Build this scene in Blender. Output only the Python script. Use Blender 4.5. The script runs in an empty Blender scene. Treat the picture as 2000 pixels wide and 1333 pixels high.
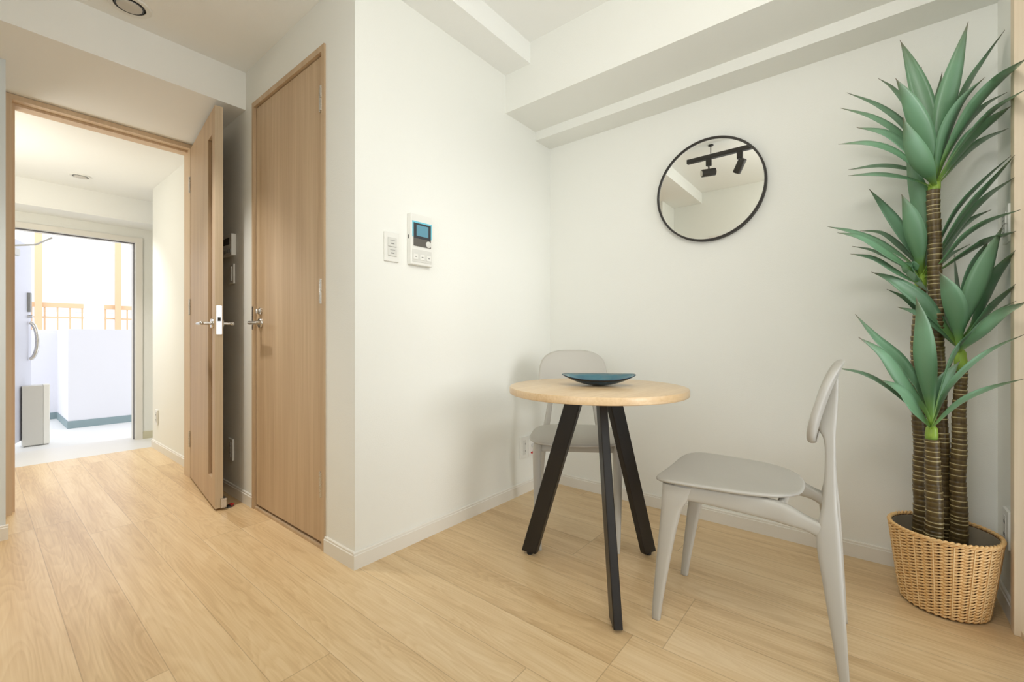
import bpy, bmesh, math, random
from mathutils import Vector, Matrix
random.seed(7)
C = bpy.context.scene.collection
sc = bpy.context.scene
PI = math.pi

# ------------------------------------------------------------------ camera, world, sun, exposure
CAM_H = 0.885
F = 854.0; CX = 1000.0; HY = 661.0
CA, SA = 0.7765, 0.6301
cd = bpy.data.cameras.new('camera'); cam = bpy.data.objects.new('camera', cd); C.objects.link(cam)
cd.sensor_width = 36.0; cd.lens = F / 2000 * 36
cd.shift_y = -5.5 / 2000
cd.clip_start = 0.02
cam.location = (0, 0, CAM_H)
cam.rotation_euler = (PI / 2, 0, math.radians(39.06 - 90))
sc.camera = cam

w = bpy.data.worlds.new('world'); sc.world = w; w.use_nodes = True
bg = w.node_tree.nodes['Background']
bg.inputs[0].default_value = (0.925, 0.965, 1.0, 1); bg.inputs[1].default_value = 1.6
sd = bpy.data.lights.new('sun', 'SUN'); sun = bpy.data.objects.new('sun', sd); C.objects.link(sun)
sd.energy = 0.55; sd.angle = math.radians(19); sd.color = (1.0, 0.99, 0.965)
sun.rotation_euler = Vector((-0.157, -0.836, 0.15)).to_track_quat('Z', 'Y').to_euler()
sc.view_settings.view_transform = 'Standard'; sc.view_settings.look = 'None'
sc.view_settings.gamma = 1.0; sc.view_settings.use_curve_mapping = False
sc.view_settings.exposure = 0.46

def at(u, v, d):
    """a point at image column u, row v, at depth d in front of the camera, in world metres"""
    r = (u - CX) / F * d
    return Vector((d * CA + r * SA, d * SA - r * CA, CAM_H + (HY - v) / F * d))

for nm, loc, e_, col_ in (('hall_spot_fill', (.506, 4.57, 2.08), 50.0, (1, .975, .94)), ('kitchen_spot_fill', (.421, 2.447, 2.29), 60.0, (1, .97, .93))):  # added fill spots; the two downlights they sit at are off
    ld = bpy.data.lights.new(nm, 'SPOT'); ld.spot_size = math.radians(100 if nm == 'hall_spot_fill' else 78); ld.spot_blend = .8; ld.shadow_soft_size = .04; ld.energy = e_; ld.color = col_
    lo = bpy.data.objects.new(nm, ld); lo.location = loc; C.objects.link(lo)
ld = bpy.data.lights.new('room_fill', 'POINT'); ld.shadow_soft_size = .15; ld.energy = 12.0; ld.color = (1, .985, .955)  # added fill light for the main room, no fixture there
lo = bpy.data.objects.new('room_fill', ld)
l2 = bpy.data.lights.new('hall_side_fill', 'POINT'); l2.shadow_soft_size = .12; l2.energy = 7.5; l2.color = (1, .96, .90)  # added hall fill, out of view left of the doorway, no fixture
lo2 = bpy.data.objects.new('hall_side_fill', l2); lo2.location = (-.10, 4.0, 1.45); C.objects.link(lo2)
lo = lo; lo.location = (.55, .05, 1.95); C.objects.link(lo)

# ------------------------------------------------------------------ materials
def srgb(r, g, b):
    f = lambda c: (c / 12.92 if c <= .04045 else ((c + .055) / 1.055) ** 2.4)
    return (f(r / 255), f(g / 255), f(b / 255), 1)

def mat(name, col, rough=.5, metal=0, bump=0, bscale=200, spec=.5, coat=0, emis=None, estr=0):
    m = bpy.data.materials.new(name); m.use_nodes = True
    nt = m.node_tree; b = nt.nodes['Principled BSDF']
    b.inputs['Base Color'].default_value = col
    b.inputs['Roughness'].default_value = rough
    b.inputs['Metallic'].default_value = metal
    b.inputs['Specular IOR Level'].default_value = spec
    b.inputs['Coat Weight'].default_value = coat
    if emis:
        b.inputs['Emission Color'].default_value = emis; b.inputs['Emission Strength'].default_value = estr
    tc = nt.nodes.new('ShaderNodeTexCoord')
    n = nt.nodes.new('ShaderNodeTexNoise'); n.inputs['Scale'].default_value = bscale; n.inputs['Detail'].default_value = 4
    nt.links.new(tc.outputs['Object'], n.inputs['Vector'])
    if bump:
        bp = nt.nodes.new('ShaderNodeBump'); bp.inputs['Strength'].default_value = bump; bp.inputs['Distance'].default_value = .002
        nt.links.new(n.outputs['Fac'], bp.inputs['Height']); nt.links.new(bp.outputs[0], b.inputs['Normal'])
    else:
        mr = nt.nodes.new('ShaderNodeMapRange'); mr.inputs[3].default_value = max(0, rough - .04); mr.inputs[4].default_value = rough + .04
        nt.links.new(n.outputs['Fac'], mr.inputs[0]); nt.links.new(mr.outputs[0], b.inputs['Roughness'])
    return m

def ramp(nt, fac, stops):
    r = nt.nodes.new('ShaderNodeValToRGB'); e = r.color_ramp.elements
    while len(e) < len(stops): e.new(.5)
    for i, (p, c) in enumerate(stops): e[i].position = p; e[i].color = c
    nt.links.new(fac, r.inputs[0]); return r.outputs[0]

def wood(name, dark, light, axis, rough=.52, scale=1.0, spec=.5):
    """straight grained veneer, grain running along axis 0/1/2"""
    m = bpy.data.materials.new(name); m.use_nodes = True; nt = m.node_tree; b = nt.nodes['Principled BSDF']
    tc = nt.nodes.new('ShaderNodeTexCoord'); mp = nt.nodes.new('ShaderNodeMapping')
    s = [14 * scale] * 3; s[axis] = .55 * scale; mp.inputs['Scale'].default_value = s
    nt.links.new(tc.outputs['Object'], mp.inputs[0])
    n = nt.nodes.new('ShaderNodeTexNoise'); n.inputs['Scale'].default_value = 1; n.inputs['Detail'].default_value = 6; n.inputs['Roughness'].default_value = .6
    n.inputs['Distortion'].default_value = .3
    nt.links.new(mp.outputs[0], n.inputs[0])
    mp2 = nt.nodes.new('ShaderNodeMapping'); s2 = [130 * scale] * 3; s2[axis] = 2.5 * scale; mp2.inputs['Scale'].default_value = s2
    nt.links.new(tc.outputs['Object'], mp2.inputs[0])
    n2 = nt.nodes.new('ShaderNodeTexNoise'); n2.inputs['Scale'].default_value = 1; n2.inputs['Detail'].default_value = 3
    nt.links.new(mp2.outputs[0], n2.inputs[0])
    mx = nt.nodes.new('ShaderNodeMath'); mx.operation = 'MULTIPLY_ADD'; mx.inputs[1].default_value = .35
    nt.links.new(n2.outputs['Fac'], mx.inputs[0])
    mm = nt.nodes.new('ShaderNodeMath'); mm.operation = 'MULTIPLY'; mm.inputs[1].default_value = .65
    nt.links.new(n.outputs['Fac'], mm.inputs[0]); nt.links.new(mm.outputs[0], mx.inputs[2])
    c = ramp(nt, mx.outputs[0], [(.32, dark), (.68, light)])
    nt.links.new(c, b.inputs['Base Color']); b.inputs['Roughness'].default_value = rough
    b.inputs['Specular IOR Level'].default_value = spec
    return m

def floor_mat():
    m = bpy.data.materials.new('oak_floor'); m.use_nodes = True; nt = m.node_tree; b = nt.nodes['Principled BSDF']
    N = nt.nodes.new; L = nt.links.new
    def M(op, a, bb=None, c=None):
        n = N('ShaderNodeMath'); n.operation = op
        for i, x in enumerate((a, bb, c)):
            if x is None: continue
            if isinstance(x, (int, float)): n.inputs[i].default_value = x
            else: L(x, n.inputs[i])
        return n.outputs[0]
    tc = N('ShaderNodeTexCoord'); sp = N('ShaderNodeSeparateXYZ'); L(tc.outputs['Object'], sp.inputs[0])
    X, Y = sp.outputs[0], sp.outputs[1]
    px = M('DIVIDE', M('SUBTRACT', X, .178), .1515)
    idx = M('FLOOR', px); fx = M('FRACT', px)
    cb = N('ShaderNodeCombineXYZ'); L(M('ADD', M('MULTIPLY', M('ROUND', M('DIVIDE', idx, 2.0)), 7.31), 3.3), cb.inputs[0])
    wn = N('ShaderNodeTexWhiteNoise'); wn.noise_dimensions = '3D'; L(cb.outputs[0], wn.inputs[0])
    py = M('DIVIDE', M('ADD', Y, M('MULTIPLY', wn.outputs['Value'], 1.1)), 1.55)
    jy = M('FLOOR', py); fy = M('FRACT', py)
    cb2 = N('ShaderNodeCombineXYZ'); L(M('MULTIPLY', idx, 3.17), cb2.inputs[0]); L(M('MULTIPLY', jy, 5.71), cb2.inputs[1])
    wn2 = N('ShaderNodeTexWhiteNoise'); wn2.noise_dimensions = '3D'; L(cb2.outputs[0], wn2.inputs[0])
    tone = wn2.outputs['Value']
    # grain, shifted per plank
    off = M('MULTIPLY', tone, 40)
    g = N('ShaderNodeCombineXYZ'); L(M('ADD', M('MULTIPLY', X, 7.5), off), g.inputs[0]); L(M('ADD', M('MULTIPLY', Y, .85), off), g.inputs[1])
    n1 = N('ShaderNodeTexNoise'); n1.inputs['Scale'].default_value = 1; n1.inputs['Detail'].default_value = 3; n1.inputs['Distortion'].default_value = .35; L(g.outputs[0], n1.inputs[0])
    # growth ring lines from iso-levels of the slow noise -> cathedral figures
    rings = M('FRACT', M('MULTIPLY', n1.outputs['Fac'], 21))
    rl = M('SMOOTH_MIN', rings, M('MULTIPLY', M('SUBTRACT', 1, rings), 3), .2)
    g2 = N('ShaderNodeCombineXYZ'); L(M('ADD', M('MULTIPLY', X, 150), off), g2.inputs[0]); L(M('MULTIPLY', Y, 3.5), g2.inputs[1])
    n2 = N('ShaderNodeTexNoise'); n2.inputs['Scale'].default_value = 1; n2.inputs['Detail'].default_value = 4; L(g2.outputs[0], n2.inputs[0])
    g3 = N('ShaderNodeCombineXYZ'); L(M('ADD', M('MULTIPLY', X, 14), off), g3.inputs[0]); L(M('MULTIPLY', Y, .8), g3.inputs[1])
    n3 = N('ShaderNodeTexNoise'); n3.inputs['Scale'].default_value = 1; n3.inputs['Detail'].default_value = 2; L(g3.outputs[0], n3.inputs[0])
    v = M('ADD', M('MULTIPLY', rl, .16), M('MULTIPLY', n2.outputs['Fac'], .40))
    v = M('ADD', v, M('MULTIPLY', n3.outputs['Fac'], .65))
    v = M('ADD', v, M('MULTIPLY', tone, .14))
    col = ramp(nt, v, [(.42, FL_D), (.66, FL_M), (.88, FL_L)])
    # seams
    sx = M('MINIMUM', fx, M('SUBTRACT', 1, fx)); sy = M('MINIMUM', fy, M('SUBTRACT', 1, fy))
    sx = M('LESS_THAN', sx, .0075); sy = M('LESS_THAN', sy, .0009)
    seam = M('MAXIMUM', sx, sy)
    mixc = N('ShaderNodeMix'); mixc.data_type = 'RGBA'; L(M('MULTIPLY', seam, .34), mixc.inputs[0])
    L(col, mixc.inputs[6]); mixc.inputs[7].default_value = srgb(120, 88, 60)
    L(mixc.outputs[2], b.inputs['Base Color'])
    b.inputs['Roughness'].default_value = .32; b.inputs['Specular IOR Level'].default_value = .5
    bp = N('ShaderNodeBump'); bp.inputs['Strength'].default_value = .12; bp.inputs['Distance'].default_value = .001
    L(M('SUBTRACT', n2.outputs['Fac'], M('MULTIPLY', seam, 2)), bp.inputs['Height']); L(bp.outputs[0], b.inputs['Normal'])
    return m

FL_D, FL_M, FL_L = srgb(200, 166, 120), srgb(222, 192, 146), srgb(234, 208, 166)
M_floor = floor_mat()
M_wall = mat('wallpaper', srgb(243, 243, 236), .9, bump=.25, bscale=260, spec=.2)
M_ceil = mat('ceiling_paper', srgb(249, 249, 244), .9, bump=.2, bscale=260, spec=.2)
M_base = mat('white_trim', srgb(236, 232, 222), .45)
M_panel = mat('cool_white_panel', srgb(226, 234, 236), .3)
M_oakv = wood('oak_veneer', srgb(186, 156, 122), srgb(212, 186, 152), 2)
M_oakh = wood('oak_veneer_flat', srgb(165, 134, 104), srgb(192, 163, 131), 0)
M_edge = wood('oak_edge', srgb(196, 174, 142), srgb(218, 199, 170), 2, scale=1.6)
M_top = wood('oak_table_top', srgb(205, 172, 128), srgb(232, 205, 165), 0, rough=.28)
M_chair = mat('grey_plastic', srgb(184, 180, 170), .38)
M_black = mat('black_metal', srgb(27, 24, 23), .35)
M_blackm = mat('matte_black_metal', srgb(50, 46, 42), .5)
M_rub = mat('black_rubber', srgb(20, 20, 20), .7)
M_white = mat('white_plastic', srgb(238, 237, 230), .35)
M_white2 = mat('off_white_plastic', srgb(222, 221, 214), .4)
M_grey = mat('grey_print', srgb(150, 150, 146), .5)
M_metal = mat('satin_nickel', (.62, .60, .57, 1), .28, metal=1)
M_chrome = mat('chrome', (.8, .8, .8, 1), .12, metal=1)
M_red = mat('red_plastic', srgb(200, 50, 45), .4)
M_mirror = mat('mirror_silver', (.93, .95, .93, 1), .0, metal=1)
M_mirror.node_tree.nodes['Principled BSDF'].inputs['Roughness'].default_value = 0.0
for l in list(M_mirror.node_tree.links):
    if l.to_socket.name == 'Roughness': M_mirror.node_tree.links.remove(l)
M_tile = mat('entry_tile', srgb(232, 230, 226), .35)
M_ext = mat('exterior_render', srgb(228, 227, 233), .8, bump=.2, bscale=60)
M_extb = mat('exterior_base', srgb(138, 156, 160), .6)
M_extf = mat('exterior_floor', srgb(234, 234, 232), .6)
M_tan = mat('tan_metal', srgb(206, 172, 136), .5)
M_steel = mat('front_door_steel', srgb(208, 209, 220), .4)
M_mail = mat('mail_box_metal', srgb(205, 203, 196), .4)
M_cyan = mat('cyan_trim', srgb(120, 205, 225), .3)
M_dark = mat('dark_glossy', srgb(60, 62, 66), .2)
M_lcd = mat('lcd_display', srgb(90, 135, 150), .25, emis=srgb(90, 140, 160), estr=.25)
M_spk = mat('speaker_grille', srgb(95, 92, 86), .6, bump=.4, bscale=900)
M_diff = mat('lamp_glass', srgb(205, 200, 190), .4)
M_soil = mat('planting_foam', srgb(60, 52, 40), .9, bump=1, bscale=120)
M_liner = mat('basket_liner', srgb(150, 138, 118), .8)
M_holeshade = mat('weave_hole_shade', srgb(88, 60, 34), .9)
M_smoke = mat('hazed_glass', srgb(146, 118, 88), .25)

def glass_mat():
    m = bpy.data.materials.new('window_glass'); m.use_nodes = True; nt = m.node_tree
    for n in list(nt.nodes): nt.nodes.remove(n)
    o = nt.nodes.new('ShaderNodeOutputMaterial'); mx = nt.nodes.new('ShaderNodeMixShader')
    t = nt.nodes.new('ShaderNodeBsdfTransparent'); g = nt.nodes.new('ShaderNodeBsdfGlossy'); g.inputs['Roughness'].default_value = .02
    lw = nt.nodes.new('ShaderNodeFresnel'); lw.inputs[0].default_value = 1.45
    nt.links.new(lw.outputs[0], mx.inputs[0]); nt.links.new(t.outputs[0], mx.inputs[1]); nt.links.new(g.outputs[0], mx.inputs[2])
    nt.links.new(mx.outputs[0], o.inputs[0]); return m
M_glass = glass_mat()

def attr_mat(name, stops, rough, noise_amt=.15, nscale=30, attr='tone', bump=0, sss=0, stretch=None):
    m = bpy.data.materials.new(name); m.use_nodes = True; nt = m.node_tree; b = nt.nodes['Principled BSDF']
    a = nt.nodes.new('ShaderNodeAttribute'); a.attribute_name = attr
    n = nt.nodes.new('ShaderNodeTexNoise'); n.inputs['Scale'].default_value = nscale; n.inputs['Detail'].default_value = 3
    tc = nt.nodes.new('ShaderNodeTexCoord'); mp = nt.nodes.new('ShaderNodeMapping')
    if stretch: mp.inputs['Scale'].default_value = stretch
    nt.links.new(tc.outputs['Object'], mp.inputs[0]); nt.links.new(mp.outputs[0], n.inputs[0])
    s = nt.nodes.new('ShaderNodeMath'); s.operation = 'MULTIPLY_ADD'; s.inputs[1].default_value = noise_amt
    nt.links.new(n.outputs['Fac'], s.inputs[0])
    a2 = nt.nodes.new('ShaderNodeMath'); a2.operation = 'SUBTRACT'; a2.inputs[1].default_value = noise_amt / 2
    nt.links.new(a.outputs['Fac'], a2.inputs[0]); nt.links.new(a2.outputs[0], s.inputs[2])
    nt.links.new(ramp(nt, s.outputs[0], stops), b.inputs['Base Color'])
    b.inputs['Roughness'].default_value = rough
    if bump:
        bp = nt.nodes.new('ShaderNodeBump'); bp.inputs['Strength'].default_value = bump; bp.inputs['Distance'].default_value = .002
        nt.links.new(n.outputs['Fac'], bp.inputs['Height']); nt.links.new(bp.outputs[0], b.inputs['Normal'])
    return m
M_leaf = attr_mat('leaf', [(0, srgb(158, 190, 66)), (.14, srgb(118, 158, 80)), (.28, srgb(94, 136, 96)), (.75, srgb(118, 158, 124)), (.93, srgb(110, 134, 104)), (1, srgb(110, 92, 74))], .36, .1, 20)
M_trunk = attr_mat('trunk', [(0, srgb(44, 36, 18)), (.4, srgb(84, 68, 38)), (.74, srgb(118, 100, 58)), (.9, srgb(186, 172, 124)), (1, srgb(190, 176, 130))], .36, .6, 60, bump=.8, stretch=(1, 1, .5))
M_straw = attr_mat('woven_straw', [(0, srgb(190, 134, 76)), (.5, srgb(230, 184, 120)), (1, srgb(246, 214, 160))], .5, .7, 26, stretch=(1, 1, 3))
M_bowl = attr_mat('blue_glaze', [(0, srgb(6, 12, 22)), (.35, srgb(10, 38, 66)), (.62, srgb(24, 78, 106)), (.85, srgb(70, 116, 128)), (1, srgb(120, 124, 118))], .2, .45, 12, stretch=(1, 1, 3))

# ------------------------------------------------------------------ mesh helpers
class MB:
    def __init__(s): s.bm = bmesh.new(); s.tone = {}
    def v(s, p, tone=None):
        x = s.bm.verts.new(p)
        if tone is not None: s.tone[x] = tone
        return x
    def f(s, vs):
        try: return s.bm.faces.new(vs)
        except ValueError: return None
    def box(s, x0, x1, y0, y1, z0, z1, bev=0, seg=2):
        g = bmesh.ops.create_cube(s.bm, size=1)['verts']
        for q in g:
            q.co = Vector((x0 + (q.co.x + .5) * (x1 - x0), y0 + (q.co.y + .5) * (y1 - y0), z0 + (q.co.z + .5) * (z1 - z0)))
        if bev:
            es = list({e for q in g for e in q.link_edges})
            bmesh.ops.bevel(s.bm, geom=es, offset=bev, segments=seg, affect='EDGES', profile=.5)
        return s
    def prism(s, pts, z0, z1):
        """pts in xy, counter clockwise"""
        a = [s.v((p[0], p[1], z0)) for p in pts]; b = [s.v((p[0], p[1], z1)) for p in pts]; n = len(pts)
        s.f(a[::-1]); s.f(b)
        for i in range(n): s.f([a[i], a[(i + 1) % n], b[(i + 1) % n], b[i]])
        return s
    def loft(s, secs, cap=True, tones=None):
        """secs: lists of points, same count"""
        rings = [[s.v(p, tones[i] if tones else None) for p in sec] for i, sec in enumerate(secs)]
        n = len(rings[0])
        for a, b in zip(rings, rings[1:]):
            for i in range(n): s.f([a[i], a[(i + 1) % n], b[(i + 1) % n], b[i]])
        if cap: s.f(rings[0][::-1]); s.f(rings[-1])
        return s
    def tube(s, pts, rad, n=12, cap=True, tones=None):
        pts = [Vector(p) for p in pts]
        if not isinstance(rad, (list, tuple)): rad = [rad] * len(pts)
        secs = []; ref = None
        for i, p in enumerate(pts):
            t = (pts[min(i + 1, len(pts) - 1)] - pts[max(i - 1, 0)]).normalized()
            if ref is None: ref = Vector((0, 0, 1)) if abs(t.z) < .9 else Vector((1, 0, 0))
            u = (ref - t * ref.dot(t)).normalized(); ref = u; w_ = t.cross(u)
            secs.append([p + (u * math.cos(2 * PI * k / n) + w_ * math.sin(2 * PI * k / n)) * rad[i] for k in range(n)])
        return s.loft(secs, cap, tones)
    def lathe(s, prof, n=48, center=(0, 0, 0), axis='Z', tones=None):
        cx, cy, cz = center; secs = []
        for (r, h) in prof:
            ring = []
            for k in range(n):
                a = 2 * PI * k / n; c, q = r * math.cos(a), r * math.sin(a)
                ring.append({'Z': (cx + c, cy + q, cz + h), 'X': (cx + h, cy + c, cz + q), 'Y': (cx + c, cy + h, cz + q)}[axis])
            secs.append(ring)
        return s.loft(secs, True, tones)
    def pillow(s, outline, ztop, th, M=72, xf=None, edge=.012, tones=None):
        rings = []
        def ring(k, dz):
            out = []
            for i in range(M):
                x, y = outline(2 * PI * i / M)
                L_ = math.hypot(x, y); kk = k if k <= 1 else 1
                x2, y2 = x * kk, y * kk
                p = Vector((x2, y2, ztop(x2, y2) + dz)); out.append(xf(p) if xf else p)
            return out
        secs = [ring(.02, 0)] + [ring(k, 0) for k in (.15, .3, .45, .6, .75, .86, .93, .965)]
        secs += [ring(.985, -.12 * th), ring(.996, -.3 * th), ring(1, -.5 * th), ring(.996, -.7 * th), ring(.985, -.88 * th)]
        secs += [ring(k, -th) for k in (.965, .9, .75, .5, .25, .02)]
        return s.loft(secs)

def link(name, mb, m, parent=None, smooth=False, world=False, auto=None):
    bmesh.ops.recalc_face_normals(mb.bm, faces=mb.bm.faces)
    me = bpy.data.meshes.new(name)
    tl = None
    if mb.tone:
        mb.bm.verts.ensure_lookup_table(); mb.bm.verts.index_update()
        tl = [mb.tone.get(x, 0.5) for x in mb.bm.verts]
    mb.bm.to_mesh(me); mb.bm.free()
    if tl:
        a = me.attributes.new('tone', 'FLOAT', 'POINT'); a.data.foreach_set('value', tl)
    me.materials.append(m)
    if smooth or auto:
        for p in me.polygons: p.use_smooth = True
        if auto: me.set_sharp_from_angle(angle=math.radians(auto))
    o = bpy.data.objects.new(name, me); C.objects.link(o)
    if parent:
        if world:
            me.transform((Matrix.Translation(parent.location) @ parent.rotation_euler.to_matrix().to_4x4()).inverted())
        o.parent = parent
    return o

def thing(name, label, cat, loc=(0, 0, 0), rz=0, group=None):
    o = bpy.data.objects.new(name, None); C.objects.link(o); o.empty_display_size = .05
    o.location = loc; o.rotation_euler = (0, 0, rz); o['label'] = label; o['category'] = cat
    if group: o['group'] = group
    return o
def tag(o, label, cat, group=None):
    o['label'] = label; o['category'] = cat
    if group: o['group'] = group
    return o
def struct(name, mb, m, label, cat, parent=None, **k):
    o = link(name, mb, m, parent, **k); o['kind'] = 'structure'; o['label'] = label; o['category'] = cat; return o
def sthing(name, label, cat, loc=(0, 0, 0), rz=0):
    o = thing(name, label, cat, loc, rz); o['kind'] = 'structure'; return o

# ------------------------------------------------------------------ geometry constants
PX, PY = .922, 1.523          # outer corner of the closet block
BX = 2.25                     # mirror wall
DY = -.354                    # window wall
FX = -.40                     # wall opposite the mirror
CZ, KZ, SZ = 2.42, 2.31, 2.11 # ceilings: main, kitchen, corridor soffit
HYD = 3.33                    # hall door wall
BH = .065                     # baseboard height
TOP = 2.62

# ------------------------------------------------------------------ shell
struct('floor', MB().box(-.6, 2.4, -.48, 4.52, -.12, 0), M_floor, 'light oak plank floor running from the dining corner into the hall', 'floor')
struct('floor_entry', MB().box(-.45, 1.6, 4.52, 5.40, -.2, -.055), M_tile, 'pale tiled entry floor one step below the oak hall floor', 'floor')
mb = MB().prism([(PX, PY), (2.4, PY), (2.4, PY + .1), (PX + .1, PY + .1)], 0, KZ)
mb.prism([(1.82, PY), (2.4, PY), (2.4, PY + .1), (1.82, PY + .1)], KZ, TOP)
struct('wall_back', MB().prism([(PX, PY), (2.4, PY), (2.4, PY + .1), (PX + .1, PY + .1)], 0, KZ), M_wall, 'white wall carrying the intercom and switch plate', 'wall')
# closet wall with its door opening
y0, y1, zt = 1.744, 2.487, 2.108
mb = MB().prism([(PX, PY), (PX + .1, PY + .1), (PX + .1, y0), (PX, y0)], 0, KZ)
mb.box(PX, PX + .1, y0, y1, zt, KZ)
mb.box(PX, PX + .1, y1, 4.52, 0, KZ)
mb.box(PX + .1, PX + .14, y0 - .1, y1 + .1, 0, KZ)
mb.box(PX + .1, 1.6, 4.42, 4.52, -.06, KZ)
struct('wall_closet', mb, M_wall, 'off-white wall around the oak closet door, continuing along the hall', 'wall')
struct('wall_right', MB().box(BX, BX + .12, DY - .12, PY, 0, CZ), M_wall, 'cream wall carrying the round mirror', 'wall')
mb = MB().box(1.985, BX, DY - .12, DY, 0, CZ)
mb.box(FX - .1, 1.985, DY - .12, DY, 2.05, CZ); mb.box(FX - .1, .68, DY - .12, DY, 0, 2.05)
struct('wall_window', mb, M_wall, 'narrow pale wall strip beside the window casing at right', 'wall')
mb = MB().box(FX - .1, FX, DY, -.12, 0, CZ + .1); mb.box(FX - .1, FX, 1.28, 1.65, 0, CZ + .1); mb.box(FX - .1, FX, -.12, 1.28, 0, .45); mb.box(FX - .1, FX, -.12, 1.28, 1.95, CZ + .1)
struct('wall_left', mb, M_wall, 'off-white wall opposite the round mirror', 'wall')
struct('wall_kitchen', MB().box(-.55, -.05, 1.65, 2.94, 0, KZ), M_wall, 'pale wall block beside the kitchen passage', 'wall')
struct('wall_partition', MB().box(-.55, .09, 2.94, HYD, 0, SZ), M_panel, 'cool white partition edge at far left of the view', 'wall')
mb = MB().box(-.55, .10, HYD, HYD + .1, 0, SZ); mb.box(.885, PX, HYD, HYD + .1, 0, SZ); mb.box(.10, .885, HYD, HYD + .1, 2.108, SZ + .1)
struct('wall_hall', mb, M_wall, 'wall around the hall doorway', 'wall')
struct('wall_hall_left', MB().box(-.45, -.35, HYD + .1, 5.25, -.06, SZ), M_wall, 'left wall of the entrance hall', 'wall')
# ceilings
struct('ceiling', MB().box(FX - .1, 2.4, DY - .12, 1.356, CZ, TOP), M_ceil, 'flat off-white ceiling above the dining table', 'ceiling')
struct('ceiling_kitchen', MB().box(-.55, 1.82, 1.356, 2.589, KZ, TOP), M_ceil, 'dropped off-white ceiling with a bright vertical face', 'ceiling')
struct('ceiling_corridor', MB().box(-.55, PX + .1, 2.589, HYD + .1, SZ, TOP), M_ceil, 'lower soffit with white front face before the hall doorway', 'ceiling')
mb = MB().box(-.45, 1.6, HYD + .1, 4.95, 2.10, TOP); mb.box(-.45, 1.6, 4.95, 5.25, 1.90, TOP)
struct('ceiling_hall', mb, M_ceil, 'hall ceiling with a cross beam by the entrance', 'ceiling')
mb = MB().box(1.82, BX, DY, PY, 2.106, CZ); mb.box(1.82, BX, PY, PY + .1, KZ, CZ)
struct('trim_1', MB().box(1.82, BX, DY, PY, 2.106, CZ), M_wall, 'large boxed beam along the top of the mirror wall', 'beam')
struct('trim_2', MB().box(2.098, BX, DY, PY, 2.055, 2.106), M_wall, 'small lower step beneath the boxed beam', 'beam')

def board(name, pts_a, pts_b, nrm, label):
    """baseboard from a to b (xy), thickness along nrm, with a stepped top"""
    a = Vector((*pts_a, 0)); b = Vector((*pts_b, 0)); n = Vector((*nrm, 0)); m_ = MB()
    prof = [(0, 0), (.010, 0), (.010, BH - .012), (.007, BH - .010), (.007, BH - .003), (.004, BH), (0, BH)]
    m_.loft([[p + n * q[0] + Vector((0, 0, q[1])) for q in prof] for p in (a, b)])
    return struct(name, m_, M_base, label, 'baseboard')
board('baseboard_back', (PX - .010, PY), (BX - .0, PY), (0, -1), 'white baseboard below the intercom wall')
board('baseboard_right', (BX, PY - .010), (BX, DY + .010), (-1, 0), 'white baseboard below the mirror wall')
board('baseboard_closet', (PX, PY), (PX, y0 - .001), (-1, 0), 'short white baseboard between closet door and wall corner')
board('baseboard_closet_far', (PX, y1 + .001), (PX, HYD), (-1, 0), 'white baseboard behind the open hall door')
board('baseboard_hall', (PX, HYD + .1), (PX, 4.52), (-1, 0), 'white baseboard along the hall wall')
board('baseboard_window', (1.99, DY), (BX - .010, DY), (0, 1), 'white baseboard beside the window casing')
board('baseboard_left', (FX, DY), (FX, 1.65), (1, 0), 'white baseboard opposite the mirror')
board('baseboard_partition', (-.05, 2.94), (.09 + .008, 2.94), (0, -1), 'white baseboard on the partition at far left')

# ------------------------------------------------------------------ closet door (door_1)
d1 = sthing('door_1', 'closed oak closet door with lever handle beside the white wall corner', 'door', (PX, (y0 + y1) / 2, 0))
mb = MB()
for a, b_ in ((y0, y0 + .022), (y1 - .022, y1)): mb.box(PX - .008, PX + .09, a, b_, 0, zt)
mb.box(PX - .008, PX + .09, y0 + .022, y1 - .022, zt - .026, zt); mb.box(PX - .004, PX + .09, y0 + .022, y1 - .022, 0, .012)
link('door_frame', mb, M_oakv, d1, world=True)
lf = link('door_leaf', MB().box(PX + .004, PX + .038, y0 + .027, y1 - .026, .024, zt - .031, bev=.001), M_oakv, d1, world=True)
for zc in (1.888, 1.081, .272):
    m_ = MB(); m_.box(PX - .004, PX + .0045, y0 + .028, y0 + .05, zc - .05, zc + .05, bev=.001)
    m_.tube([(PX - .006, y0 + .0255, zc - .052), (PX - .006, y0 + .0255, zc - .002)], .0065); m_.tube([(PX - .006, y0 + .0255, zc + .002), (PX - .006, y0 + .0255, zc + .052)], .0065)
    link('hinge', m_, M_metal, d1, world=True, auto=40)
def lever(parent, p, out, along, name='door_handle'):
    """rosette at p, neck along out, lever along `along`"""
    p = Vector(p); o_ = Vector(out).normalized(); a = Vector(along).normalized(); m_ = MB()
    m_.tube([p, p + o_ * .004, p + o_ * .009], [.026, .026, .023], 28)
    m_.tube([p + o_ * .008, p + o_ * .045], .0085, 16)
    q = p + o_ * .05
    m_.tube([q - a * .012, q - a * .008, q + a * .02, q + a * .07, q + a * .11, q + a * .118], [.004, .0095, .0095, .008, .0075, .004], 16)
    return link(name, m_, M_metal, parent, world=True, auto=40)
lever(d1, (PX + .004, 2.405, .962), (-1, 0, 0), (0, -1, 0))
m_ = MB(); p = Vector((PX + .004, 2.405, 1.022)); m_.tube([p, p + Vector((-.006, 0, 0)), p + Vector((-.009, 0, 0))], [.019, .019, .016], 24)
m_.box(p.x - .024, p.x - .008, p.y - .003, p.y + .003, p.z - .012, p.z + .012, bev=.002)
link('thumb_turn', m_, M_metal, d1, world=True, auto=40)
link('strike_plate', MB().box(PX - .0095, PX - .0078, y1 - .02, y1 - .004, .93, 1.05, bev=.0005), M_metal, d1, world=True)

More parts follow.
